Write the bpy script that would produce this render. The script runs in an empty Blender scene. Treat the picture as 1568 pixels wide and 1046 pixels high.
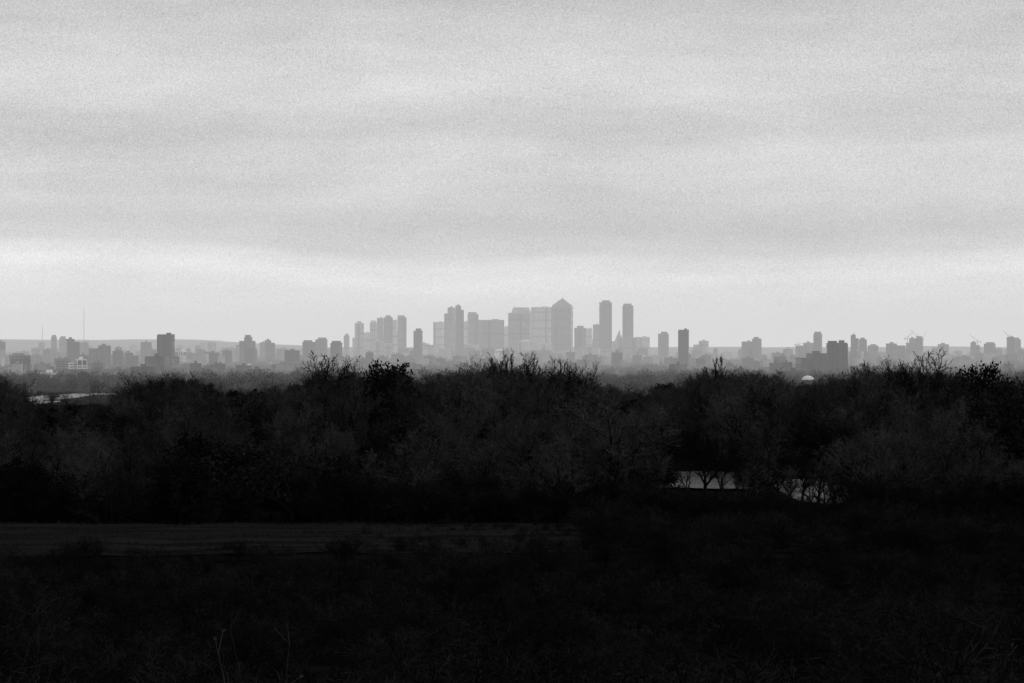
import bpy, math, random
from mathutils import Vector, noise as mnoise
R = random.Random(7)
CAMZ = 62.0
F = 3484.0      # survey scale: units per radian used in the bearing tables
def brg(px): return (px-784.0)/F          # bearing (tan) from the view axis
def elev(py): return (528.0-py)/F         # elevation (tan) from eye level

scene = bpy.context.scene
scene.view_settings.view_transform = 'Standard'
scene.view_settings.look = 'None'
scene.view_settings.exposure = 0
scene.view_settings.gamma = 1

# ------------------------------------------------------------------ materials
def mat(name, a0, a1=None, rough=0.9, scale=3.0, rand=False, coord='Object', spec=0.1, detail=2, stretch=None):
    if a1 is None: a1 = a0
    m = bpy.data.materials.new(name); m.use_nodes = True
    nt = m.node_tree; b = nt.nodes['Principled BSDF']
    b.inputs['Roughness'].default_value = rough
    b.inputs['Specular IOR Level'].default_value = spec
    tc = nt.nodes.new('ShaderNodeTexCoord')
    n = nt.nodes.new('ShaderNodeTexNoise'); n.inputs['Scale'].default_value = scale
    n.inputs['Detail'].default_value = detail
    src = tc.outputs[coord] if coord == 'Object' else nt.nodes.new('ShaderNodeNewGeometry').outputs['Position']
    if stretch:
        mp = nt.nodes.new('ShaderNodeMapping'); mp.inputs['Scale'].default_value = stretch
        nt.links.new(src, mp.inputs['Vector']); src = mp.outputs['Vector']
    nt.links.new(src, n.inputs['Vector'])
    r = nt.nodes.new('ShaderNodeValToRGB')
    r.color_ramp.elements[0].position = 0.33; r.color_ramp.elements[0].color = (a0, a0, a0, 1)
    r.color_ramp.elements[1].position = 0.67; r.color_ramp.elements[1].color = (a1, a1, a1, 1)
    nt.links.new(n.outputs['Fac'], r.inputs['Fac'])
    out = r.outputs['Color']
    if rand:
        oi = nt.nodes.new('ShaderNodeObjectInfo')
        mr = nt.nodes.new('ShaderNodeMapRange'); mr.inputs['To Min'].default_value = 0.4; mr.inputs['To Max'].default_value = 1.6
        nt.links.new(oi.outputs['Random'], mr.inputs['Value'])
        vm = nt.nodes.new('ShaderNodeVectorMath'); vm.operation = 'SCALE'
        nt.links.new(out, vm.inputs[0]); nt.links.new(mr.outputs['Result'], vm.inputs['Scale'])
        out = vm.outputs['Vector']
    nt.links.new(out, b.inputs['Base Color'])
    return m

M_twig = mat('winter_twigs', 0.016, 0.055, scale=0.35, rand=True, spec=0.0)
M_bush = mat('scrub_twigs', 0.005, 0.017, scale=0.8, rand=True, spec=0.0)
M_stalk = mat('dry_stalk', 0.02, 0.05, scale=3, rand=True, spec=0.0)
M_bark = mat('dark_bark', 0.005, 0.012, scale=3, spec=0.0)  # darker tone than the twigs, for trunks, main limbs and skyline trees
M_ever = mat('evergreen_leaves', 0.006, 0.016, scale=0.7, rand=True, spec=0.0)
M_far = mat('hazed_distant_twigs', 0.06, 0.17, scale=0.05, rand=True, spec=0.0)  # paler than the near twigs: distance haze put into the colour
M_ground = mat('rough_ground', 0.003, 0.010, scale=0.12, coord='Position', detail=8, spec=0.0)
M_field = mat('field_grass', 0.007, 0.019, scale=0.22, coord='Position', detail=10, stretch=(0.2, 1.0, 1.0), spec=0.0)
M_tuft = mat('grass_tuft', 0.008, 0.026, scale=2, rand=True, spec=0.0)
M_glass = mat('dark_glazing', 0.03, 0.06, rough=0.3, scale=0.1, spec=0.4)
M_hill = mat('far_hill', 0.03, 0.09, scale=0.006, coord='Position', detail=6)
TONES = {}
def tone(v):
    k = round(v, 2)
    if k not in TONES: TONES[k] = mat('cladding_%02d' % int(k*100), k*0.75, min(.9, k*1.2), rough=0.8, scale=0.05)
    return TONES[k]
def water(name, rough):
    m = bpy.data.materials.new(name); m.use_nodes = True
    nt = m.node_tree; b = nt.nodes['Principled BSDF']
    b.inputs['Base Color'].default_value = (0.03, 0.03, 0.03, 1); b.inputs['Roughness'].default_value = rough
    b.inputs['IOR'].default_value = 1.33
    geo = nt.nodes.new('ShaderNodeNewGeometry')
    wn = nt.nodes.new('ShaderNodeTexNoise'); wn.inputs['Scale'].default_value = 0.3; wn.inputs['Detail'].default_value = 7; wn.inputs['Roughness'].default_value = .6
    bp = nt.nodes.new('ShaderNodeBump'); bp.inputs['Strength'].default_value = 0.8; bp.inputs['Distance'].default_value = 0.7
    nt.links.new(geo.outputs['Position'], wn.inputs['Vector']); nt.links.new(wn.outputs['Fac'], bp.inputs['Height'])
    nt.links.new(bp.outputs['Normal'], b.inputs['Normal']); return m
M_water = water('pond_water', .15); M_water2 = water('lake_water', .25)

# ------------------------------------------------------------------ helpers
def mesh_from(name, V, Fc, mats, mi=None, smooth=False):
    me = bpy.data.meshes.new(name); me.from_pydata(V, [], Fc)
    for m in mats: me.materials.append(m)
    if mi: me.polygons.foreach_set('material_index', mi)
    me.update(); return me
def add(name, me, loc=(0, 0, 0), rot=0, sc=(1, 1, 1), parent=None):
    o = bpy.data.objects.new(name, me); o.location = loc; o.rotation_euler = (0, 0, rot)
    o.scale = sc if hasattr(sc, '__len__') else (sc, sc, sc)
    scene.collection.objects.link(o)
    if parent: o.parent = parent
    return o
def empty(name, loc=(0, 0, 0)):
    o = bpy.data.objects.new(name, None); o.location = loc; o.empty_display_size = 1
    scene.collection.objects.link(o); return o

PROF = [(-400, -14), (-60, -3.5), (0, -1.7), (8, -3.1), (30, -7.2), (60, -11.6), (100, -15.6), (180, -20.6), (260, -23.6),
        (300, -24.9), (335, -26.2), (400, -27.8), (460, -28), (1000, -29.5), (1400, -37), (1450, -40.5), (1950, -41),
        (3000, -55), (4500, -62), (60000, -62)]
PONDS = [(39, 476, 15, 30), (59.5, 432, 7.5, 31), (54, 466, 11, 14)]
def ground(x, y):
    z = PROF[-1][1]
    for (a, za), (b_, zb) in zip(PROF, PROF[1:]):
        if y <= b_:
            t = max(0, (y-a)/(b_-a)); z = za+(zb-za)*t; break
    f = max(0, min(1, (390-y)/60)) * max(0, min(1, (y-3)/20))
    z += f*0.55*mnoise.noise(Vector((x*0.03, y*0.03, 0)))
    z += f*0.3*mnoise.noise(Vector((x*0.11, y*0.11, 5)))
    dd = 0
    for cx, cy, rx, ry in PONDS:
        q = math.hypot((x-cx)/rx, (y-cy)/ry)
        if q < 1.4: dd = max(dd, 1.3*max(0, min(1, (1.35-q)/0.3)))
    return z-dd+CAMZ

# ------------------------------------------------------------------ terrain
xs = [i*5.0 for i in range(-32, 33)]
g = 160.0
while g < 16000:
    g *= 1.3; xs.append(g); xs.insert(0, -g)
ys = [i*5.0 for i in range(-60, 121)]
g = 600.0
while g < 45000:
    g *= 1.06; ys.append(g)
V = [(x, y, ground(x, y)) for y in ys for x in xs]
nx = len(xs)
Fc = [(j*nx+i, j*nx+i+1, (j+1)*nx+i+1, (j+1)*nx+i) for j in range(len(ys)-1) for i in range(nx-1)]
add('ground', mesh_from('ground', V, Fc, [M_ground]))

# field strip across the slope
V = []; Fc = []
nxs, nys = 90, 30
for j in range(nys+1):
    for i in range(nxs+1):
        x = -110+i*(150.0/nxs)
        y0 = 252+6*mnoise.noise(Vector((x*0.03, 0, 3))); y1 = 331+5*mnoise.noise(Vector((x*0.03, 9, 3)))+2*mnoise.noise(Vector((x*0.2, 9, 3)))
        y = y0+(y1-y0)*j/nys
        V.append((x, y, ground(x, y)+0.12))
Fc = [(j*(nxs+1)+i, j*(nxs+1)+i+1, (j+1)*(nxs+1)+i+1, (j+1)*(nxs+1)+i) for j in range(nys) for i in range(nxs)]
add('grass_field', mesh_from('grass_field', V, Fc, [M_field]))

# ponds
def pond(cx, cy, rx, ry, z, seed, sq=0.75, m=None):
    V = [(cx, cy, z)]; n = 96
    for i in range(n):
        a = i/n*2*math.pi; k = 1+0.16*mnoise.noise(Vector((math.cos(a)*2+seed, math.sin(a)*2, 0)))+0.1*mnoise.noise(Vector((math.cos(a)*9+seed, math.sin(a)*9, 4)))
        c, s = math.cos(a), math.sin(a)
        V.append((cx+rx*k*math.copysign(abs(c)**sq, c), cy+ry*k*math.copysign(abs(s)**sq, s), z))
    add('pond', mesh_from('pond', V, [(0, 1+i, 1+(i+1) % n) for i in range(n)], [m or M_water]))
pond(39, 476, 16, 30, CAMZ-28.15, 1, .6)
pond(59.5, 432, 8, 31, CAMZ-28.12, 4)
pond(54, 466, 11, 13, CAMZ-28.18, 6)
pond(-352, 1735, 20, 130, CAMZ-40.2, 8, .8, M_water2)
pond(-330, 1590, 9, 50, CAMZ-40.25, 11, .8, M_water2)
pond(-325, 1860, 38, 25, CAMZ-40.22, 13, .8, M_water2)

# ------------------------------------------------------------------ plants
def perp(d):
    a = d.cross(Vector((0, 0, 1)))
    if a.length < 1e-3: a = Vector((1, 0, 0))
    a.normalize(); return a, d.cross(a).normalized()
def poly_tube(V, Fc, pts, rs, n):
    base = len(V)
    for k, p in enumerate(pts):
        d = (pts[min(k+1, len(pts)-1)]-pts[max(k-1, 0)]).normalized()
        a, c = perp(d)
        for i in range(n):
            t = i/n*2*math.pi
            V.append(p+(a*math.cos(t)+c*math.sin(t))*rs[k])
    for k in range(len(pts)-1):
        for i in range(n):
            Fc.append((base+k*n+i, base+k*n+(i+1) % n, base+(k+1)*n+(i+1) % n, base+(k+1)*n+i))
def rvec(r): return Vector((r.gauss(0, 1), r.gauss(0, 1), r.gauss(0, 1))).normalized()
def twig(V, Fc, p, d, L, w, r):
    s = d.cross(rvec(r))
    if s.length < 1e-3: return
    s.normalize(); s *= w*0.5
    d2 = (d+rvec(r)*0.35).normalized()
    m = p+d*L*0.5; e = m+d2*L*0.5
    b0 = len(V); V.extend([p-s, p+s, m+s*0.7, m-s*0.7, e])
    Fc.append((b0, b0+1, b0+2, b0+3)); Fc.append((b0+3, b0+2, b0+4))
def grow(V, Fc, r, p, d, L, rad, lvl, S):
    if lvl >= S['levels']:
        twig(V, Fc, p, d, L, S['tw'], r); return
    ns = 5 if lvl < 2 else (3 if lvl == 2 else 2)
    pts = [p.copy()]; dd = d.copy()
    for k in range(ns):
        dd = (dd+rvec(r)*S['wob']+Vector((0, 0, S['up']*(0.12 if lvl else 0.05)))).normalized()
        pts.append(pts[-1]+dd*(L/ns))
    rs = [max(0.012*S['k'], rad*(1-0.8*k/ns)) for k in range(ns+1)]
    f0 = len(Fc)
    poly_tube(V, Fc, pts, rs, [6, 5, 3, 3, 3][lvl])
    if lvl <= 1: S.setdefault('dark', []).append((f0, len(Fc)))
    n = S['n'][lvl]
    for c in range(n):
        t = S['t0'][lvl]+(1-S['t0'][lvl])*(c+r.random())/n
        f = t*ns; k = min(ns-1, int(f)); q = pts[k].lerp(pts[k+1], f-k)
        ax = (pts[k+1]-pts[k]).normalized()
        a, b_ = perp(ax); ph = c*2.4+r.uniform(-.6, .6)
        side = a*math.cos(ph)+b_*math.sin(ph)
        an = math.radians(r.uniform(*S['ang'][lvl]))
        nd = (ax*math.cos(an)+side*math.sin(an)).normalized()
        grow(V, Fc, r, q, nd, L*S['len'][lvl]*r.uniform(0.7, 1.15)*(1.1-0.45*t), max(rad*(1-0.8*t)*S.get('rk', .6), 0.014*S['k']), lvl+1, S)
def finish(name, V, Fc, H, mats, S=None):
    zs = sorted(v.z for v in V); zm = zs[int(len(zs)*.985)]; s = H/zm   # crown top (ignoring the few highest twigs)
    mi = None
    if S and 'dark' in S:
        mi = [0]*len(Fc); mats = list(mats)+[M_bark]
        for a, b_ in S['dark']:
            for i in range(a, b_): mi[i] = 1
    return mesh_from(name, [(v.x*s, v.y*s, v.z*s) for v in V], Fc, mats, mi)
def bare_tree(name, seed, H=18, kind='oak', m=None, tw=0.06, trunk=0.022):
    r = random.Random(seed); V = []; Fc = []
    S = dict(levels=4, tw=tw, k=1.0, wob=0.16, up=1.0, n=[8, 6, 7, 7], t0=[0.22, 0.25, 0.15, 0.05],
             ang=[(30, 66), (28, 60), (25, 60), (20, 60)], len=[0.62, 0.58, 0.5, 0.62])
    if kind == 'crown': S.update(n=[10, 7, 6, 7], t0=[.25, .25, .15, .05], wob=.2, len=[.8, .6, .5, .6], ang=[(22, 58), (25, 58), (25, 60), (20, 60)])
    if kind == 'open': S.update(n=[8, 6, 5, 4], k=3.0, t0=[.3, .3, .2, .1], wob=.2, rk=.7, len=[.95, .55, .5, .5], ang=[(15, 48), (20, 50), (25, 60), (20, 60)])
    if kind == 'tall': S.update(n=[12, 5, 7, 7], t0=[.15, .25, .15, .05], len=[0.42, 0.6, 0.5, 0.62], ang=[(20, 45), (25, 50), (25, 50), (20, 50)])
    if kind == 'poplar': S.update(n=[22, 5, 6, 5], t0=[0.08, .1, .1, .05], len=[0.26, 0.5, 0.5, 0.6], ang=[(12, 26), (12, 30), (15, 35), (15, 40)])
    if kind == 'willow': S.update(n=[6, 7, 7, 7], t0=[0.12, .2, .1, .05], wob=0.26, len=[0.85, 0.6, 0.5, 0.6], ang=[(40, 75), (30, 65), (25, 65), (20, 60)])
    if kind == 'bankside': S.update(n=[6, 5, 6, 6], t0=[0.05, .2, .1, .05], wob=0.2, rk=.75, len=[1.1, 0.5, 0.5, 0.6], ang=[(35, 70), (30, 60), (25, 65), (20, 60)])
    d = Vector((r.uniform(-.08, .08), r.uniform(-.08, .08), 1)).normalized()
    grow(V, Fc, r, Vector((0, 0, -0.3)), d, H*(0.55 if kind in ('crown', 'bankside', 'open') else 0.8), H*trunk, 0, S)
    return finish(name, V, Fc, H, [m or M_twig], S)
def bush(name, seed, H=3.0, m=None, tw=0.024):
    r = random.Random(seed); V = []; Fc = []
    S = dict(levels=4, tw=tw, k=0.6, wob=0.3, up=0.9, n=[0, 5, 5, 5], t0=[0, .15, .1, .05],
             ang=[(0, 0), (25, 65), (25, 65), (20, 60)], len=[0, .55, .6, .7])
    for i in range(9):
        a = r.uniform(0, 6.28); an = r.uniform(0.1, 0.95)
        d = Vector((math.cos(a)*math.sin(an), math.sin(a)*math.sin(an), math.cos(an)))
        grow(V, Fc, r, Vector((math.cos(a)*.3, math.sin(a)*.3, -0.1)), d, H*0.8, 0.035, 1, S)
    return finish(name, V, Fc, H, [m or M_bush])
def leafy(name, seed, H, wid, shape='dome'):
    r = random.Random(seed); V = []; Fc = []
    poly_tube(V, Fc, [Vector((0, 0, -.3)), Vector((.1, 0, H*.4)), Vector((0, .1, H*.85))], [H*.03, H*.02, H*.006], 6)
    for i in range(80):
        a = r.uniform(0, 6.28); u = r.random()**0.4; e = r.uniform(-0.35, 1)
        rr = wid*u*math.sqrt(max(0.05, 1-max(0, e)**2))
        c = Vector((rr*math.cos(a), rr*math.sin(a), H*0.42+H*0.5*e*u)); s = r.uniform(.8, 1.6)
        poly_tube(V, Fc, [Vector((0, 0, c.z*0.6)), c], [0.08, 0.02], 3)
        for k in range(70):
            p = c+rvec(r)*s*r.random()**0.5
            dd = rvec(r); twig(V, Fc, p, dd, 0.4, 0.26, r)
    return finish(name, V, Fc, H, [M_ever])

trees = [bare_tree('bare_tree_mesh', 10+i, 18, k) for i, k in enumerate(['oak', 'crown', 'crown', 'tall', 'tall', 'oak', 'willow', 'tall', 'poplar'])]
evers = [leafy('evergreen_mesh', 50+i, 11, 4.5) for i in range(3)]
bushes = [bush('bush_mesh', 80+i, 3.0) for i in range(6)]
heroes = [bare_tree('skyline_tree_mesh', 110+i, 18, k, tw=0.09, m=M_bark) for i, k in enumerate(['open', 'open', 'open', 'tall', 'poplar'])]

# canopy height along each bearing (survey of the woodland skyline)
CAN = [(-400, 578), (0, 576), (50, 592), (100, 606), (160, 602), (200, 592), (250, 580), (290, 582), (330, 596), (400, 600), (460, 584),
       (480, 574), (545, 576), (570, 572), (640, 588), (690, 568), (740, 561), (775, 555), (800, 561), (830, 563), (880, 570),
       (915, 592), (950, 604), (1000, 597), (1040, 586), (1070, 570), (1130, 570), (1200, 584), (1240, 596), (1290, 568),
       (1330, 559), (1360, 566), (1400, 563), (1440, 565), (1475, 582), (1540, 588), (1568, 578), (2000, 578)]
def canopy(px):
    for (a, ya), (b_, yb) in zip(CAN, CAN[1:]):
        if px <= b_: return ya+(yb-ya)*max(0, (px-a)/(b_-a))
    return 576
def in_pond(x, y, k=1.1):
    return any(math.hypot((x-cx)/rx, (y-cy)/ry) < k for cx, cy, rx, ry in PONDS)

wood = empty('woodland')
D = 338.0
while D < 1080:
    step = 9.0+D*0.006
    half = 0.26*D+20
    x = -half+R.uniform(0, step)
    while x < half:
        xx = x+R.uniform(-.6, .6)*step; yy = D+R.uniform(-.7, .9)*step
        cl = mnoise.noise(Vector((xx*.028, yy*.022, 3)))             # clumps and glades
        x += step*R.uniform(0.6, 1.4)*(1-.35*cl)
        px = 784+F*xx/yy
        if in_pond(xx, yy, 1.2): continue
        if yy < 508 and (1000 < px < 1145 or 1175 < px < 1310) and R.random() < .85: continue
        gz = ground(xx, yy)
        cy_ = canopy(px+R.uniform(-8, 8))+R.uniform(-8, 22)
        if 36 < px < 178: cy_ = max(cy_, 620)
        allow = CAMZ+elev(cy_)*yy-gz
        h = R.uniform(7, 15)*(1+.55*cl)
        if yy > 520: h = R.uniform(12, 25)*(1+.3*cl)
        h = min(h, allow)
        if h < 3.5: continue
        if R.random() < 0.07+.1*max(0, -cl) and h < 16:
            me = R.choice(evers); s = h/11*0.95
        else:
            me = R.choice(trees[:8]); s = h/18.0
        w = s*R.uniform(0.85, 1.4)
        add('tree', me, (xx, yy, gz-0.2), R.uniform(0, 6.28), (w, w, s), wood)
    D += step*0.85
for i in range(34):          # small trees on the near shore of the far lake
    yy = R.uniform(1180, 1560); px = R.uniform(45, 180); xx = brg(px)*yy; gz = ground(xx, yy)
    yt = R.uniform(598, 616) if R.random() < .5 else R.uniform(610, 620)
    h = CAMZ+elev(yt)*yy-gz
    if h < 2: continue
    s = h/18; add('tree', R.choice(trees[:8]), (xx, yy, gz-.2), R.uniform(0, 6.28), (s*1.7, s*1.7, s), wood)

# understory thicket along the wood edge and inside
thick = empty('understorey_thicket')
D = 333.0
while D < 600:
    step = 3.8 if D < 352 else (7.5 if D < 450 else 12)
    half = 0.25*D+10; x = -half
    while x < half:
        xx = x+R.uniform(-.5, .5)*step; yy = D+R.uniform(-.5, .5)*step
        x += step*R.uniform(.7, 1.3)
        px = 784+F*xx/yy
        if in_pond(xx, yy, 1.15): continue
        h = R.uniform(2.5, 7)*(1+.5*mnoise.noise(Vector((xx*.06, yy*.05, 8))))
        gz = ground(xx, yy)
        if 1004 < px < 1305 and yy < 500:
            lim = CAMZ+elev((752+(px-1008)*.085)-R.uniform(-10, 12))*yy-gz
            if 1142 < px < 1178: lim = h
            h = min(h, lim)
        if h < 0.7: continue
        add('thicket', R.choice(bushes), (xx, yy, gz-.1), R.uniform(0, 6.28), (h/3*1.3, h/3*1.3, h/3), thick)
    D += step

# individually recognisable trees
def place(name, me, px, D, ytop, H0, wk=1.0):
    x = brg(px)*D; gz = ground(x, D); h = CAMZ+elev(ytop)*D-gz
    s = h/H0
    return add(name, me, (x, D, gz-.2), R.uniform(0, 6.28), (s*wk, s*wk, s))
place('bare_tree', heroes[0], 508, 640, 541, 18, 0.95)
place('bare_tree', heroes[1], 531, 660, 546, 18, 0.7)
place('bare_tree', heroes[2], 486, 650, 551, 18, 0.7)
place('evergreen_tree', evers[0], 590, 560, 561, 11, 0.8)
place('evergreen_tree', evers[1], 611, 575, 571, 11, 0.6)
for px, yt in [(757, 551), (767, 545), (777, 540), (786, 541), (796, 548)]:
    place('poplar_tree', trees[8], px, 690+R.uniform(-15, 15), yt, 18, 1.0)
place('bare_tree', heroes[1], 822, 620, 542, 18, 0.85)
place('bare_tree', heroes[0], 866, 640, 549, 18, 0.8)
place('bare_tree', heroes[2], 890, 650, 557, 18, 0.7)
place('bare_tree', trees[3], 700, 720, 553, 18, 0.9)
place('bare_tree', trees[4], 728, 700, 554, 18, 0.9)
place('bare_tree', heroes[3], 745, 720, 551, 18, 0.8)
place('poplar_tree', heroes[4], 1091, 790, 546, 18, .8)
place('poplar_tree', heroes[4], 1096, 800, 549, 18, .8)
place('poplar_tree', heroes[4], 665, 900, 573, 18, 0.9)
place('bare_tree', heroes[3], 1072, 760, 564, 18, 1.0)
place('bare_tree', trees[1], 1120, 770, 564, 18, 0.8)
place('bare_tree', heroes[0], 1411, 560, 537, 18, 0.85)
place('bare_tree', heroes[2], 1388, 580, 550, 18, 0.7)
place('bare_tree', heroes[1], 1441, 575, 549, 18, 0.7)
place('bare_tree', heroes[2], 1328, 620, 552, 18, 0.8)
place('bare_tree', heroes[3], 1300, 630, 563, 18, 0.8)
place('bare_tree', trees[2], 268, 600, 574, 18, 0.9)
place('bare_tree', heroes[0], 210, 640, 587, 18, 0.8)
place('bare_tree', heroes[1], 700, 500, 600, 18, 0.8)
place('bare_tree', heroes[2], 1180, 520, 590, 18, 0.8)
dome = leafy('cedar_mesh', 73, 11, 5.5)
place('evergreen_tree', dome, 1502, 600, 563, 11, 0.7)
place('evergreen_tree', dome, 1556, 420, 590, 11, 0.8)
# pond-side trees: thick leaning limbs in front of the water
wl = bare_tree('bankside_mesh', 91, 10, 'bankside', tw=0.08, m=M_bark, trunk=.04)
wl2 = bare_tree('bankside_mesh', 94, 10, 'bankside', tw=0.08, m=M_bark, trunk=.034)
wl3 = bare_tree('bankside_mesh', 97, 10, 'bankside', tw=0.08, m=M_bark, trunk=.038)
WS = (wl, wl2, wl3)
for px, D_, yt, me, wk in [(1080, 434, 668, wl, .75), (1103, 432, 690, wl2, .7), (1034, 428, 690, wl3, .5), (1052, 424, 695, wl2, .6), (1161, 416, 640, wl3, .8), (1128, 426, 702, wl, .5),
                           (1150, 405, 655, trees[0], .9), (1192, 420, 690, wl2, .7), (1279, 394, 700, wl2, 1.0), (1240, 397, 700, wl3, .5),
                           (1210, 418, 695, wl, .6), (1305, 401, 700, wl, .7), (1262, 392, 718, wl3, .9), (1228, 403, 680, wl, .6)]:
    place('willow_tree' if me in WS else 'bare_tree', me, px, D_, yt, 10 if me in WS else 18, wk)

# ------------------------------------------------------------------ foreground scrub
scrub = empty('foreground_scrub')
D = 34.0
while D < 262:
    step = 2.9+D*0.010
    half = 0.25*D+8; x = -half
    while x < half:
        xx = x+R.uniform(-.5, .5)*step; yy = D+R.uniform(-.5, .5)*step
        x += step*R.uniform(.7, 1.4)
        px = 784+F*xx/yy; gz = ground(xx, yy)
        h = R.uniform(1.0, 3.4)
        edge = 838+24*mnoise.noise(Vector((px*0.012, 1, 0)))
        if px > 400: edge -= (px-400)*0.035
        if px > 900: edge = max(768, edge-(px-900)*0.12)
        lim = CAMZ+elev(edge+R.uniform(-14, 22))*yy-gz
        h = min(h, lim)
        if h < 0.5: continue
        add('scrub_bush', R.choice(bushes), (xx, yy, gz-.1), R.uniform(0, 6.28), (h/3*1.35, h/3*1.35, h/3), scrub)
    D += step
for i in range(460):     # scrub that closes the right part of the field
    yy = R.uniform(250, 336); xx = R.uniform(-.12, 0.25)*yy+R.uniform(-12, 10)
    px = 784+F*xx/yy
    if px < 450+R.uniform(-60, 500): continue
    h = R.uniform(1.2, 4.2) if px > 900 else R.uniform(.5, 1.5)
    if 990 < px < 1310: h = min(h, CAMZ+elev(762 if px < 1190 else 778)*yy-ground(xx, yy))
    if h < .5: continue
    add('scrub_bush', R.choice(bushes), (xx, yy, ground(xx, yy)-.1), R.uniform(0, 6.28), (h/2.6, h/2.6, h/3), scrub)

# grass tufts on the field, one object
V = []; Fc = []
for i in range(6500):
    yy = R.uniform(254, 333); xx = R.uniform(-105, 38)
    row = math.sin(yy*0.45+math.sin(xx*0.05)*1.5)+1.4*mnoise.noise(Vector((xx*.05, yy*.2, 0)))
    if row < R.uniform(-.6, 1): continue
    z = ground(xx, yy)+.1
    for k in range(5):
        twig(V, Fc, Vector((xx+R.gauss(0, .3), yy+R.gauss(0, .3), z)), Vector((R.gauss(0, .3), R.gauss(0, .3), 1)).normalized(), R.uniform(.25, .6), .07, R)
add('field_grass_tufts', mesh_from('field_grass_tufts', V, Fc, [M_tuft]))

# tall dry weeds close to the viewpoint
def weed(px, D_, ytop, lean, seed):
    r = random.Random(seed); x = brg(px)*D_; gz = ground(x, D_); h = CAMZ+elev(ytop)*D_-gz
    V = []; Fc = []
    pts = [Vector((0, 0, 0))]
    for k in range(1, 9):
        t = k/8; pts.append(Vector((lean*t*t*h+r.gauss(0, .012), r.gauss(0, .012), h*t)))
    poly_tube(V, Fc, pts, [0.007*(1-.7*k/8) for k in range(9)], 5)
    for k in range(3, 9):
        for j in range(2):
            p = pts[k]; d = Vector((r.gauss(0, .6), r.gauss(0, .6), .9)).normalized()
            q = p+d*r.uniform(.06, .18)
            poly_tube(V, Fc, [p, q], [.0025, .0015], 3)
            for m_ in range(6): twig(V, Fc, q, (d+rvec(r)*.7).normalized(), .03, .006, r)
    add('dry_weed', mesh_from('dry_weed', V, Fc, [M_stalk]), (x, D_, gz))
for a in [(404, 15, 962, -.08, 1), (418, 16, 985, .05, 2), (392, 14.5, 1000, -.1, 3), (30, 13, 985, -.14, 4), (4, 13.5, 1002, .1, 5), (455, 19, 1015, .04, 6)]: weed(*a)

# ------------------------------------------------------------------ distant woodland (patches)
def patch(seed, n, size, hmin, hmax):
    r = random.Random(seed); V = []; Fc = []
    for i in range(n):
        cx, cy = r.uniform(-size/2, size/2), r.uniform(-size/2, size/2); H = r.uniform(hmin, hmax); W = H*r.uniform(.3, .48)
        c0 = Vector((cx, cy, 0)); poly_tube(V, Fc, [c0, c0+Vector((0, 0, H*.6))], [.35, .15], 3)
        dense = r.random() < .15
        for k in range(210):
            u = r.random()**.45; d = rvec(r)
            p = Vector((cx+d.x*W*u, cy+d.y*W*u, H*.55+d.z*u*H*.42))
            if k < 10: poly_tube(V, Fc, [c0+Vector((0, 0, H*.3)), p], [.14, .05], 3)
            dd = (d+Vector((0, 0, .6))+rvec(r)*.5).normalized()
            twig(V, Fc, p, dd, r.uniform(1.0, 2.2), .6 if dense else .32, r)
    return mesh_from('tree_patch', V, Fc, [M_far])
patches = [patch(200+i, 16, 75, 8, 18) for i in range(5)]
far = empty('distant_woodland')
D = 1090.0
while D < 7800:
    step = 62 if D < 3200 else 62+(D-3200)*.02
    half = .27*D+60; x = -half
    while x < half:
        xx = x+R.uniform(-.3, .3)*step; yy = D+R.uniform(-.3, .3)*step; x += step*R.uniform(.85, 1.2)
        px = 784+F*xx/yy; mg = F*38/yy
        if 55-mg < px < 165+mg and yy < 1960: continue
        if 45-mg < px < 130+mg and 2600 < yy < 3650: continue
        n_ = mnoise.noise(Vector((xx*.0016, yy*.0011, 0)))
        if yy > 2900 and n_ < -.24+(yy-2900)/16000: continue
        gz = ground(xx, yy); s = R.uniform(.6, 1.35)
        if yy < 1500:
            al = CAMZ+elev(canopy(px))*yy-gz; s = min(s, al/17)
        if 1228-mg < px < 1246+mg and yy < 2020: s = min(s, (CAMZ+elev(581)*yy-gz)/18)
        if s < .25: continue
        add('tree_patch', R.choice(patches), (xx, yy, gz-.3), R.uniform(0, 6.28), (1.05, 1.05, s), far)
    D += step*.9

# ------------------------------------------------------------------ buildings
def bx(V, Fc, MI, cx, cy, z0, z1, w, d, m, taper=1.0):
    b0 = len(V); a, c = w/2, d/2
    for z, k in ((z0, 1), (z1, taper)):
        V.extend([(cx-a*k, cy-c*k, z), (cx+a*k, cy-c*k, z), (cx+a*k, cy+c*k, z), (cx-a*k, cy+c*k, z)])
    for f in ((0, 1, 5, 4), (1, 2, 6, 5), (2, 3, 7, 6), (3, 0, 4, 7), (4, 5, 6, 7), (3, 2, 1, 0)):
        Fc.append(tuple(b0+i for i in f)); MI.append(m)
def storeyed(V, Fc, MI, cx, cy, z0, z1, w, d, r, fl=4.0, bay=6.0):
    bx(V, Fc, MI, cx, cy, z0, z1-1.0, w-1.0, d-1.0, 1)          # glazed core
    z = z0; i = 0
    gap = r.choice([8, 10, 13])
    while z < z1-2.5:
        i += 1
        if i % gap > 1: bx(V, Fc, MI, cx, cy, z, z+2.3, w, d, 0)   # spandrels, left out at plant floors
        z += fl
    bx(V, Fc, MI, cx, cy, z1-2.0, z1, w+.2, d+.2, 0)              # parapet
    n = max(2, int(w/bay)); skip = r.randint(1, max(1, n-1))
    for i in range(n+1):                                          # piers on front and sides
        if i == skip and n > 3: continue
        x = cx-w/2+i*w/n
        bx(V, Fc, MI, x, cy-d/2, z0, z1-2.1, 1.6, 1.3, 0)
    if n > 3:                                                      # recessed glazed stair strip, darker
        bx(V, Fc, MI, cx-w/2+skip*w/n, cy-d/2-.3, z0, z1-4, w/n*1.1, 1.1, 1)
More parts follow.
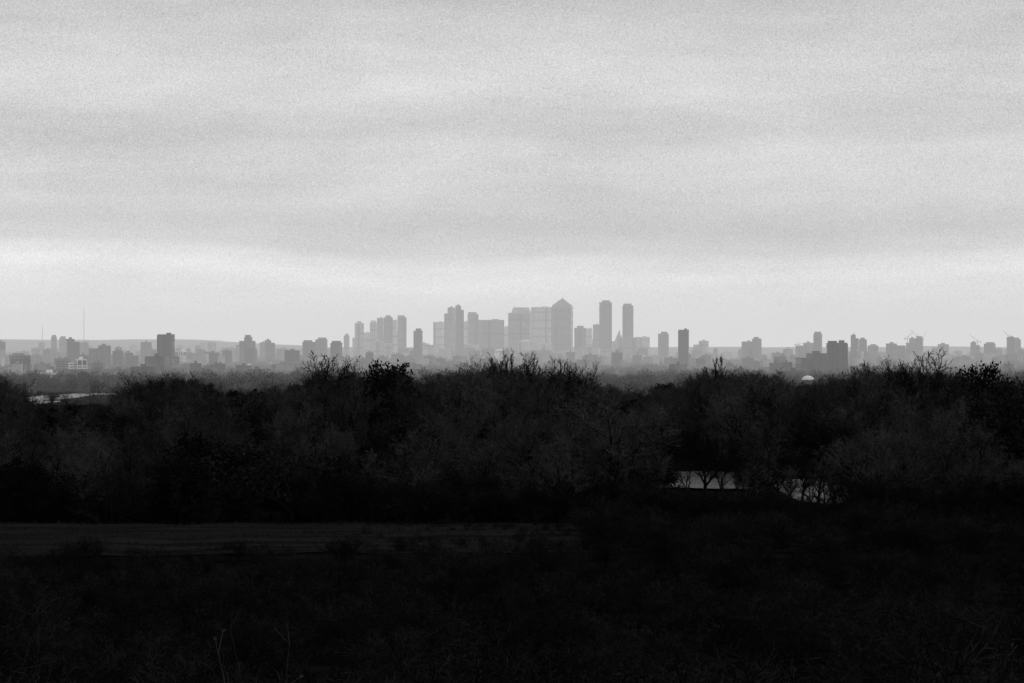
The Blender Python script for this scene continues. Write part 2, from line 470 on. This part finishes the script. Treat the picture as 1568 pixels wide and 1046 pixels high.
def tower(name, x0, x1, yt, D_, tn, kind='slab'):
    r = random.Random(int(x0*13+yt)); w = (x1-x0)/F*D_; x = brg((x0+x1)/2)*D_; gz = ground(x, D_)-1
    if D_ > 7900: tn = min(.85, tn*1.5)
    H = CAMZ+elev(yt)*D_-gz
    th = r.choice([-1, 1])*r.uniform(.12, .45)                     # orientation; footprint kept to the measured frontage
    rat = r.uniform(.55, .95)
    w = 1.04*w/(math.cos(th)+rat*abs(math.sin(th))); d = min(w*rat, 60)
    if kind in ('sail',): th = 0; w = (x1-x0)/F*D_
    V = []; Fc = []; MI = []
    if kind == 'slab':
        pl = min(7, H*.06); storeyed(V, Fc, MI, 0, 0, 0, H-pl, w, d, r)
        bx(V, Fc, MI, r.uniform(-.1, .1)*w, 0, H-pl, H, w*r.uniform(.5, .85), d*.6, 0)
    elif kind == 'flat':
        storeyed(V, Fc, MI, 0, 0, 0, H, w, d, r)
        bx(V, Fc, MI, w*.2, 0, H, H+3, w*.25, d*.4, 0)
    elif kind == 'step':
        storeyed(V, Fc, MI, -w*.22, 0, 0, H, w*.56, d, r); storeyed(V, Fc, MI, w*.29, 1.5, 0, H*r.uniform(.86, .93), w*.42, d*.9, r)
        bx(V, Fc, MI, -w*.2, 0, H, H+4, w*.2, d*.4, 0)
    elif kind == 'step2':
        storeyed(V, Fc, MI, w*.22, 0, 0, H, w*.56, d, r); storeyed(V, Fc, MI, -w*.29, 1.5, 0, H*r.uniform(.8, .9), w*.42, d*.9, r)
        bx(V, Fc, MI, w*.2, 0, H, H+4, w*.2, d*.4, 0)
    elif kind == 'pyramid':
        px_ = D_/F; storeyed(V, Fc, MI, 0, 0, 0, H-13*px_, w, w*.95, r)
        bx(V, Fc, MI, 0, 0, H-13*px_, H-10*px_, w*.92, w*.87, 0)
        bx(V, Fc, MI, 0, 0, H-10*px_, H, w*.86, w*.82, 2, .04)
        bx(V, Fc, MI, 0, 0, H-1, H+6, 1.2, 1.2, 0)
    elif kind == 'slope':
        storeyed(V, Fc, MI, 0, 0, 0, H*.9, w, d, r); bx(V, Fc, MI, w*.06, 0, H*.9, H, w*.86, d*.9, 0, .8)
    elif kind == 'sail':
        n = 12
        for i in range(n):
            t = (i+.5)/n; hh = H*(1-.7*(1-t)**1.6)*(1 if t < .8 else .8)
            bx(V, Fc, MI, -w/2+w*t, 0, 0, hh, w/n*.97, d*(1-.03*i), 0 if i % 2 else 1)
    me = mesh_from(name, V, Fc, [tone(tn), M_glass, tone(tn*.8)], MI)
    add(name, me, (x, D_, gz), th)

B = [
 ('apartment_tower', 527, 535, 511, 8300, .22, 'slab'), ('apartment_tower', 543, 557, 492, 8500, .34, 'slab'), ('apartment_block', 557, 566, 509, 8600, .5, 'flat'),
 ('apartment_tower', 567, 577, 491, 8600, .4, 'slab'), ('apartment_tower', 577, 586.5, 487, 8650, .2, 'flat'),
 ('office_tower', 587, 601, 483, 8300, .12, 'slab'), ('apartment_tower', 601, 608, 490, 8800, .5, 'flat'), ('office_tower', 608.5, 622, 483, 8450, .16, 'slab'),
 ('apartment_tower', 634, 647, 503, 6900, .08, 'slab'), ('apartment_block', 618, 655, 532, 8200, .6, 'flat'), ('office_block', 568, 600, 522, 8200, .3, 'step'),
 ('office_tower', 664, 680, 493, 9300, .5, 'flat'), ('office_tower', 680.5, 697, 471, 8500, .2, 'step2'), ('office_tower', 697.5, 710, 468, 8000, .08, 'step'),
 ('office_block', 709, 717, 492, 9100, .5, 'flat'), ('office_tower', 716, 732, 478, 8600, .17, 'slab'), ('office_tower', 733, 771, 490, 8200, .2, 'flat'),
 ('office_block', 771.5, 780, 500, 9200, .5, 'flat'), ('office_tower', 779, 813, 471, 8400, .25, 'slope'), ('office_tower', 813.5, 844.5, 470.5, 9000, .4, 'flat'),
 ('office_block', 690, 733, 496, 9500, .3, 'flat'), ('office_block', 566, 622, 507, 9200, .3, 'step2'), ('office_block', 541, 568, 517, 9100, .3, 'flat'),
 ('office_block', 800, 850, 482, 9500, .3, 'flat'), ('office_block', 905, 956, 519, 9300, .3, 'step'), ('office_block', 640, 668, 526, 8700, .3, 'step'),
 ('pyramid_roof_tower', 845, 877, 457, 8500, .18, 'pyramid'),
 ('office_tower', 880, 897, 499, 8200, .14, 'slab'), ('office_block', 897.5, 907, 503, 9000, .5, 'flat'), ('office_tower', 908, 917.5, 497, 8450, .2, 'flat'),
 ('office_tower', 918, 936, 460, 8200, .12, 'slab'), ('curved_office_building', 937, 952, 503, 8900, .3, 'sail'),
 ('office_tower', 953.5, 970, 465, 8300, .14, 'slab'), ('office_block', 948, 974, 517, 8100, .2, 'flat'), ('office_block', 973, 994, 516, 8500, .4, 'flat'),
 ('office_block', 780, 850, 522, 8200, .4, 'step'), ('office_block', 850, 884, 538, 8000, .3, 'flat'), ('office_block', 670, 735, 528, 8100, .35, 'step2'),
 ('office_block', 885, 935, 531, 8200, .3, 'step'), ('office_block', 735, 780, 536, 8000, .5, 'flat'),
 ('apartment_tower', 1008, 1023, 508, 7700, .13, 'slab'), ('apartment_tower', 1039, 1055, 505, 5200, .06, 'flat'), ('apartment_block', 1062, 1085, 522, 8200, .3, 'step2'),
 ('apartment_tower', 78, 87, 513, 7200, .2, 'slab'), ('apartment_tower', 91, 101, 515, 7400, .2, 'slab'), ('apartment_tower', 101, 122, 519, 5400, .08, 'step'),
 ('apartment_block', 47, 62, 533, 6500, .4, 'flat'), ('apartment_block', 13, 47, 541, 3900, .22, 'slab'), ('apartment_block', 84, 108, 549, 3900, .25, 'flat'),
 ('white_apartment_block', 103, 134, 550, 3700, .8, 'step2'), ('apartment_block', 135, 170, 529, 5200, .14, 'step2'), ('apartment_block', 120, 136, 524, 7000, .2, 'flat'),
 ('white_low_building', 48, 88, 570, 2700, .8, 'flat'), ('white_low_building', 150, 184, 573, 2900, .5, 'flat'),
 ('apartment_block', 172, 188, 541, 6000, .5, 'flat'), ('apartment_block', 190, 212, 540, 4800, .2, 'step'), ('apartment_block', 0, 12, 545, 5200, .3, 'flat'),
 ('apartment_tower', 242.5, 266.5, 512, 4300, .05, 'flat'), ('apartment_block', 235, 275, 541, 4500, .08, 'step'), ('white_apartment_block', 268, 285, 537, 6000, .75, 'flat'),
 ('apartment_tower', 375, 386, 513, 6000, .12, 'slab'), ('apartment_block', 366, 391, 522, 6100, .14, 'flat'), ('apartment_block', 405, 421, 521, 6600, .14, 'step'),
 ('apartment_block', 463, 483, 521, 6200, .14, 'slab'), ('apartment_block', 484, 501, 517, 6800, .16, 'slab'), ('apartment_block', 507, 524, 522, 5600, .09, 'slab'),
 ('apartment_block', 300, 330, 525, 8000, .2, 'step2'), ('apartment_block', 340, 362, 533, 7600, .25, 'flat'), ('apartment_block', 425, 455, 534, 7200, .3, 'step'),
 ('apartment_block', 1136, 1152, 523, 7000, .15, 'flat'), ('apartment_tower', 1152, 1165, 516, 7000, .13, 'slab'),
 ('apartment_tower', 1246, 1259, 508, 6700, .16, 'slab'), ('apartment_block', 1218, 1246, 525, 7000, .25, 'step2'), ('apartment_block', 1220, 1264, 541, 3900, .05, 'step2'),
 ('apartment_tower', 1266, 1282, 522, 3800, .05, 'slab'), ('apartment_tower', 1282.5, 1297, 521, 3830, .06, 'slab'), ('apartment_block', 1185, 1205, 545, 4600, .25, 'flat'),
 ('apartment_tower', 1303, 1315, 513, 6300, .13, 'step'), ('apartment_tower', 1315.5, 1326, 517, 6500, .14, 'slab'), ('apartment_block', 1329, 1344, 527, 6800, .2, 'slab'),
 ('apartment_block', 1356, 1386, 526, 6600, .2, 'step'), ('apartment_tower', 1388, 1401, 518, 7000, .18, 'step2'), ('apartment_tower', 1402, 1413, 515, 7000, .16, 'slab'),
 ('apartment_block', 1428, 1451, 527, 7200, .22, 'step2'), ('apartment_block', 1486, 1501, 524, 7000, .18, 'step'), ('apartment_block', 1507, 1523, 524, 6800, .16, 'slab'),
 ('apartment_tower', 1542, 1552, 516, 6600, .14, 'flat'), ('apartment_tower', 1552.5, 1562, 517, 6900, .18, 'slab'),
 ('apartment_tower', 1590, 1606, 512, 7000, .16, 'slab'), ('apartment_tower', -40, -22, 515, 7000, .16, 'slab'),
]
for t in B: tower(*t)

# terraces and small blocks of the town between: one object
V = []; Fc = []; MI = []
def house(V, Fc, MI, x, y, z0, w, d, h, roof, m, ang):
    ca, sa = math.cos(ang), math.sin(ang)
    def P(a, b_, z): return (x+a*ca-b_*sa, y+a*sa+b_*ca, z)
    b0 = len(V); a, c = w/2, d/2
    V.extend([P(-a, -c, z0), P(a, -c, z0), P(a, c, z0), P(-a, c, z0), P(-a, -c, z0+h), P(a, -c, z0+h), P(a, c, z0+h), P(-a, c, z0+h),
              P(-a, 0, z0+h+roof), P(a, 0, z0+h+roof)])
    for f, mm in (((0, 1, 5, 4), m), ((1, 2, 6, 5), m), ((2, 3, 7, 6), m), ((3, 0, 4, 7), m), ((4, 5, 9, 8), 4), ((6, 7, 8, 9), 4), ((5, 6, 9), m), ((7, 4, 8), m)):
        Fc.append(tuple(b0+i for i in f)); MI.append(mm)
for i in range(7500):
    y = 2900+(R.random()**.85)*6800; x = R.uniform(-.27, .27)*y
    px = 784+F*x/y
    m = R.choice([0, 0, 1, 1, 2, 3, 4])
    if R.random() < .76:
        h = R.uniform(6, 12); w = R.uniform(7, 32); rf = R.uniform(2, 5)
    else:
        h = min(14+R.expovariate(1/11.0), 50); w = R.uniform(10, 34); rf = 0.3; m = R.choice([0, 1, 1, 2, 4])
        if y < 5000: h *= .6
    if px < 480 and R.random() < .35: h *= 1.4
    house(V, Fc, MI, x, y, ground(x, y)-.5, w, R.uniform(9, 16), h, rf, m, R.gauss(0, .5))
    if rf < 1:
        house(V, Fc, MI, x, y, ground(x, y)+h, w*.2, 5, 3, .2, m, 0)
add('distant_town', mesh_from('distant_town', V, Fc, [tone(.12), tone(.22), tone(.45), tone(.85), tone(.06)], MI))

# masts, cranes, dome
def mast(name, px, yt, D_):
    x = brg(px)*D_; gz = ground(x, D_); H = CAMZ+elev(yt)*D_-gz; V = []; Fc = []
    w = 1.6
    legs = [Vector((w*math.cos(a), w*math.sin(a), 0)) for a in (0, 2.09, 4.19)]
    for l in legs: poly_tube(V, Fc, [l, l*.5+Vector((0, 0, H))], [.4, .22], 4)
    k = 0; z = 0
    while z < H-8:
        a = legs[k % 3]*(1-.5*z/H)+Vector((0, 0, z)); c = legs[(k+1) % 3]*(1-.5*(z+8)/H)+Vector((0, 0, z+8))
        poly_tube(V, Fc, [a, c], [.15, .15], 3); z += 8; k += 1
    for hh in (.5, .85):
        for a in (0.3, 2.4, 4.5):
            poly_tube(V, Fc, [Vector((0, 0, H*hh)), Vector((H*.4*math.cos(a), H*.4*math.sin(a), 0))], [.06, .06], 3)
    add(name, mesh_from(name, V, Fc, [tone(.2)]), (x, D_, gz))
mast('radio_mast', 128.5, 472, 8000); mast('radio_mast', 65, 500, 8000)
def crane(px, yt, D_, ang):
    x = brg(px)*D_; gz = ground(x, D_); H = CAMZ+elev(yt)*D_-gz; V = []; Fc = []
    for sx in (-1, 1):
        for sy in (-1, 1): poly_tube(V, Fc, [Vector((sx, sy, 0)), Vector((sx, sy, H-8))], [.3, .3], 4)
    z = 0; s = 1
    while z < H-14:
        poly_tube(V, Fc, [Vector((-s, -1, z)), Vector((s, -1, z+6))], [.2, .2], 3); z += 6; s = -s
    zj = H-8
    tip = Vector((26, 0, zj+22)) if px > 1380 else Vector((34, 0, zj+2))
    for dy in (-.8, .8): poly_tube(V, Fc, [Vector((-10, dy, zj)), Vector((0, dy, zj)), tip], [.3, .3, .2], 4)
    poly_tube(V, Fc, [Vector((0, 0, zj+2)), tip], [.25, .2], 4)
    poly_tube(V, Fc, [Vector((0, 0, zj)), Vector((-2, 0, H))], [.6, .3], 4)
    poly_tube(V, Fc, [Vector((-2, 0, H)), tip], [.1, .1], 3); poly_tube(V, Fc, [Vector((-2, 0, H)), Vector((-10, 0, zj+1))], [.12, .12], 3)
    MI = []; bx(V, Fc, MI, -9, 0, zj-4, zj-.5, 3.5, 2.4, 0); bx(V, Fc, MI, 2.6, 0, zj-3.2, zj-.5, 2, 2, 0)
    add('tower_crane', mesh_from('tower_crane', V, Fc, [tone(.2)]), (x, D_, gz), ang)
for a in [(1389, 514, 7300, .5), (1404, 511, 7350, 2.6), (1413, 515, 7200, 1.0), (1222, 523, 7200, .3), (328, 519, 8200, .4), (1545, 512, 7200, 2.2), (1497, 519, 7200, 2.8)]: crane(*a)

V = []; Fc = []; n = 24; rings = 8; D_ = 1900; rad = 9.5/F*D_
for j in range(rings):
    a = j/rings*math.pi/2
    for i in range(n):
        t = i/n*2*math.pi; k = rad*math.cos(a)*(1+.015*(i % 2)); V.append((k*math.cos(t), k*math.sin(t), 2+rad*.7*math.sin(a)))
for j in range(rings-1):
    for i in range(n): Fc.append((j*n+i, j*n+(i+1) % n, (j+1)*n+(i+1) % n, (j+1)*n+i))
V.append((0, 0, 2+rad*.72)); Fc += [((rings-1)*n+i, (rings-1)*n+(i+1) % n, len(V)-1) for i in range(n)]
nd_ = len(Fc); b0 = len(V)
for z in (-20, 2):
    for i in range(n): V.append((rad*.96*math.cos(i/n*6.2832), rad*.96*math.sin(i/n*6.2832), z))
Fc += [(b0+i, b0+(i+1) % n, b0+n+(i+1) % n, b0+n+i) for i in range(n)]
zt = CAMZ+elev(575)*D_
add('white_dome', mesh_from('white_dome', V, Fc, [mat('white_membrane', .75, .9, rough=.5), tone(.06)], [0]*nd_+[1]*n), (brg(1237)*D_, D_, zt-2-rad*.72))

# far hills
V = []; Fc = []; nx_ = 160; HD = 10400
for j in range(9):
    for i in range(nx_+1):
        x = -5500+i*(11000.0/nx_); t = j/8
        px = 784+F*x/HD
        top = 519+ (0 if px < 250 else min(13, (px-250)*.06))
        top += 3.5*mnoise.noise(Vector((x*.0012, 0, 2)))+1.5*mnoise.noise(Vector((x*.005, 0, 7)))
        H = CAMZ+elev(top)*HD
        V.append((x, HD-600+t*2500, -2+(H+2)*math.sin(min(1, t*1.4)*math.pi/2)*(1 if t < .8 else 1-(t-.8)*1.5)))
Fc = [(j*(nx_+1)+i, j*(nx_+1)+i+1, (j+1)*(nx_+1)+i+1, (j+1)*(nx_+1)+i) for j in range(8) for i in range(nx_)]
add('distant_hills', mesh_from('distant_hills', V, Fc, [M_hill]))

# ------------------------------------------------------------------ city haze (absorbing air; its own emission stands in for scattered skylight)
SIG = 0.95e-4; LH = 0.70
m = bpy.data.materials.new('city_haze'); m.use_nodes = True; nt = m.node_tree; nt.nodes.clear()
o = nt.nodes.new('ShaderNodeOutputMaterial'); ab = nt.nodes.new('ShaderNodeVolumeAbsorption'); em = nt.nodes.new('ShaderNodeEmission'); ad = nt.nodes.new('ShaderNodeAddShader')
ab.inputs['Color'].default_value = (0, 0, 0, 1); ab.inputs['Density'].default_value = SIG
em.inputs['Color'].default_value = (1, 1, 1, 1); em.inputs['Strength'].default_value = SIG*LH
nt.links.new(ab.outputs[0], ad.inputs[0]); nt.links.new(em.outputs[0], ad.inputs[1]); nt.links.new(ad.outputs[0], o.inputs['Volume'])
V = []; Fc = []; MI = []; bx(V, Fc, MI, 0, 15600, -60, 330, 26000, 28600, 0)
add('haze', mesh_from('haze', V, Fc, [m]))

# ------------------------------------------------------------------ world
w = bpy.data.worlds.new('World'); scene.world = w; w.use_nodes = True
nt = w.node_tree; N = nt.nodes; L = nt.links; bg = N['Background']
sky = N.new('ShaderNodeTexSky'); sky.sky_type = 'NISHITA'; sky.sun_disc = False
sky.sun_elevation = math.radians(28); sky.sun_rotation = math.radians(80)
bw = N.new('ShaderNodeRGBToBW'); L.new(sky.outputs[0], bw.inputs[0])
tc = N.new('ShaderNodeTexCoord'); sp = N.new('ShaderNodeSeparateXYZ'); L.new(tc.outputs['Generated'], sp.inputs[0])
def noise(sc, scale, detail, rough=.5, dist=0, loc=(0, 0, 0)):
    mp = N.new('ShaderNodeMapping'); mp.inputs['Scale'].default_value = sc; mp.inputs['Location'].default_value = loc; L.new(tc.outputs['Generated'], mp.inputs[0])
    t = N.new('ShaderNodeTexNoise'); t.inputs['Scale'].default_value = scale; t.inputs['Detail'].default_value = detail
    t.inputs['Roughness'].default_value = rough; t.inputs['Distortion'].default_value = dist
    L.new(mp.outputs[0], t.inputs[0]); return t.outputs['Fac']
def math_(op, a, b_=None, c=None):
    n = N.new('ShaderNodeMath'); n.operation = op
    for i, v in enumerate((a, b_, c)):
        if v is None: continue
        if isinstance(v, (int, float)): n.inputs[i].default_value = v
        else: L.new(v, n.inputs[i])
    return n.outputs[0]
warp = noise((1, 1, 3), 5, 3)
e = math_('ADD', sp.outputs['Z'], math_('MULTIPLY', math_('SUBTRACT', warp, .5), .035))
e = math_('DIVIDE', e, .2)
cr = N.new('ShaderNodeValToRGB'); L.new(e, cr.inputs[0]); cr.color_ramp.interpolation = 'EASE'
stops = [(0, 222), (.07, 226), (.125, 231), (.16, 240), (.19, 228), (.225, 205), (.27, 195), (.33, 205), (.40, 211), (.47, 202), (.55, 213), (.62, 210), (.69, 200), (.76, 192), (1, 182)]
el = cr.color_ramp.elements
el[0].position = 0; el[1].position = 1
for p_, v in stops[1:-1]: el.new(p_)
for i, (p_, v) in enumerate(stops):
    c = (v/255)**2.2; el[i].color = (c, c, c, 1)
c1 = noise((1, 1, 3), 6, 4, .5, .5); c2_ = noise((1.6, 1.6, 12), 9, 4, .55, .3); c3 = noise((1, 1, 2), 3, 1, .5, 0, (3, 1, 2)); c4 = noise((1, 1, 4), 14, 4, .6, .4, (1, 4, 2))
gr = noise((1, 1, 1), 1500, 1, .6)
k = math_('ADD', 1, math_('MULTIPLY', math_('SUBTRACT', c1, .5), .44))
k = math_('ADD', k, math_('MULTIPLY', math_('SUBTRACT', c2_, .5), .2))
k = math_('ADD', k, math_('MULTIPLY', math_('SUBTRACT', c3, .5), .25))
k = math_('ADD', k, math_('MULTIPLY', math_('SUBTRACT', c4, .5), .26))
k = math_('ADD', k, math_('MULTIPLY', math_('SUBTRACT', gr, .5), .7))
v = math_('MULTIPLY', cr.outputs[0], k)
v = math_('ADD', v, math_('MULTIPLY', bw.outputs[0], 0.002))
cmb = N.new('ShaderNodeCombineColor')
for i in range(3): L.new(v, cmb.inputs[i])
L.new(cmb.outputs[0], bg.inputs['Color']); bg.inputs['Strength'].default_value = 1.0

sd = bpy.data.lights.new('sun', 'SUN'); sd.energy = 0.5; sd.angle = math.radians(20); sd.color = (1, 1, 1)
so = bpy.data.objects.new('sun', sd); scene.collection.objects.link(so); so.location = (0, 0, 400)
so.rotation_euler = (0, math.radians(60), math.radians(-12))

# ------------------------------------------------------------------ camera
cd = bpy.data.cameras.new('camera'); cam = bpy.data.objects.new('camera', cd); scene.collection.objects.link(cam)
cd.sensor_width = 36; cd.lens = 80; cd.clip_start = .3; cd.clip_end = 70000
cam.location = (0, 0, CAMZ); cam.rotation_euler = (math.pi/2+5/F, 0, 0)
scene.camera = cam
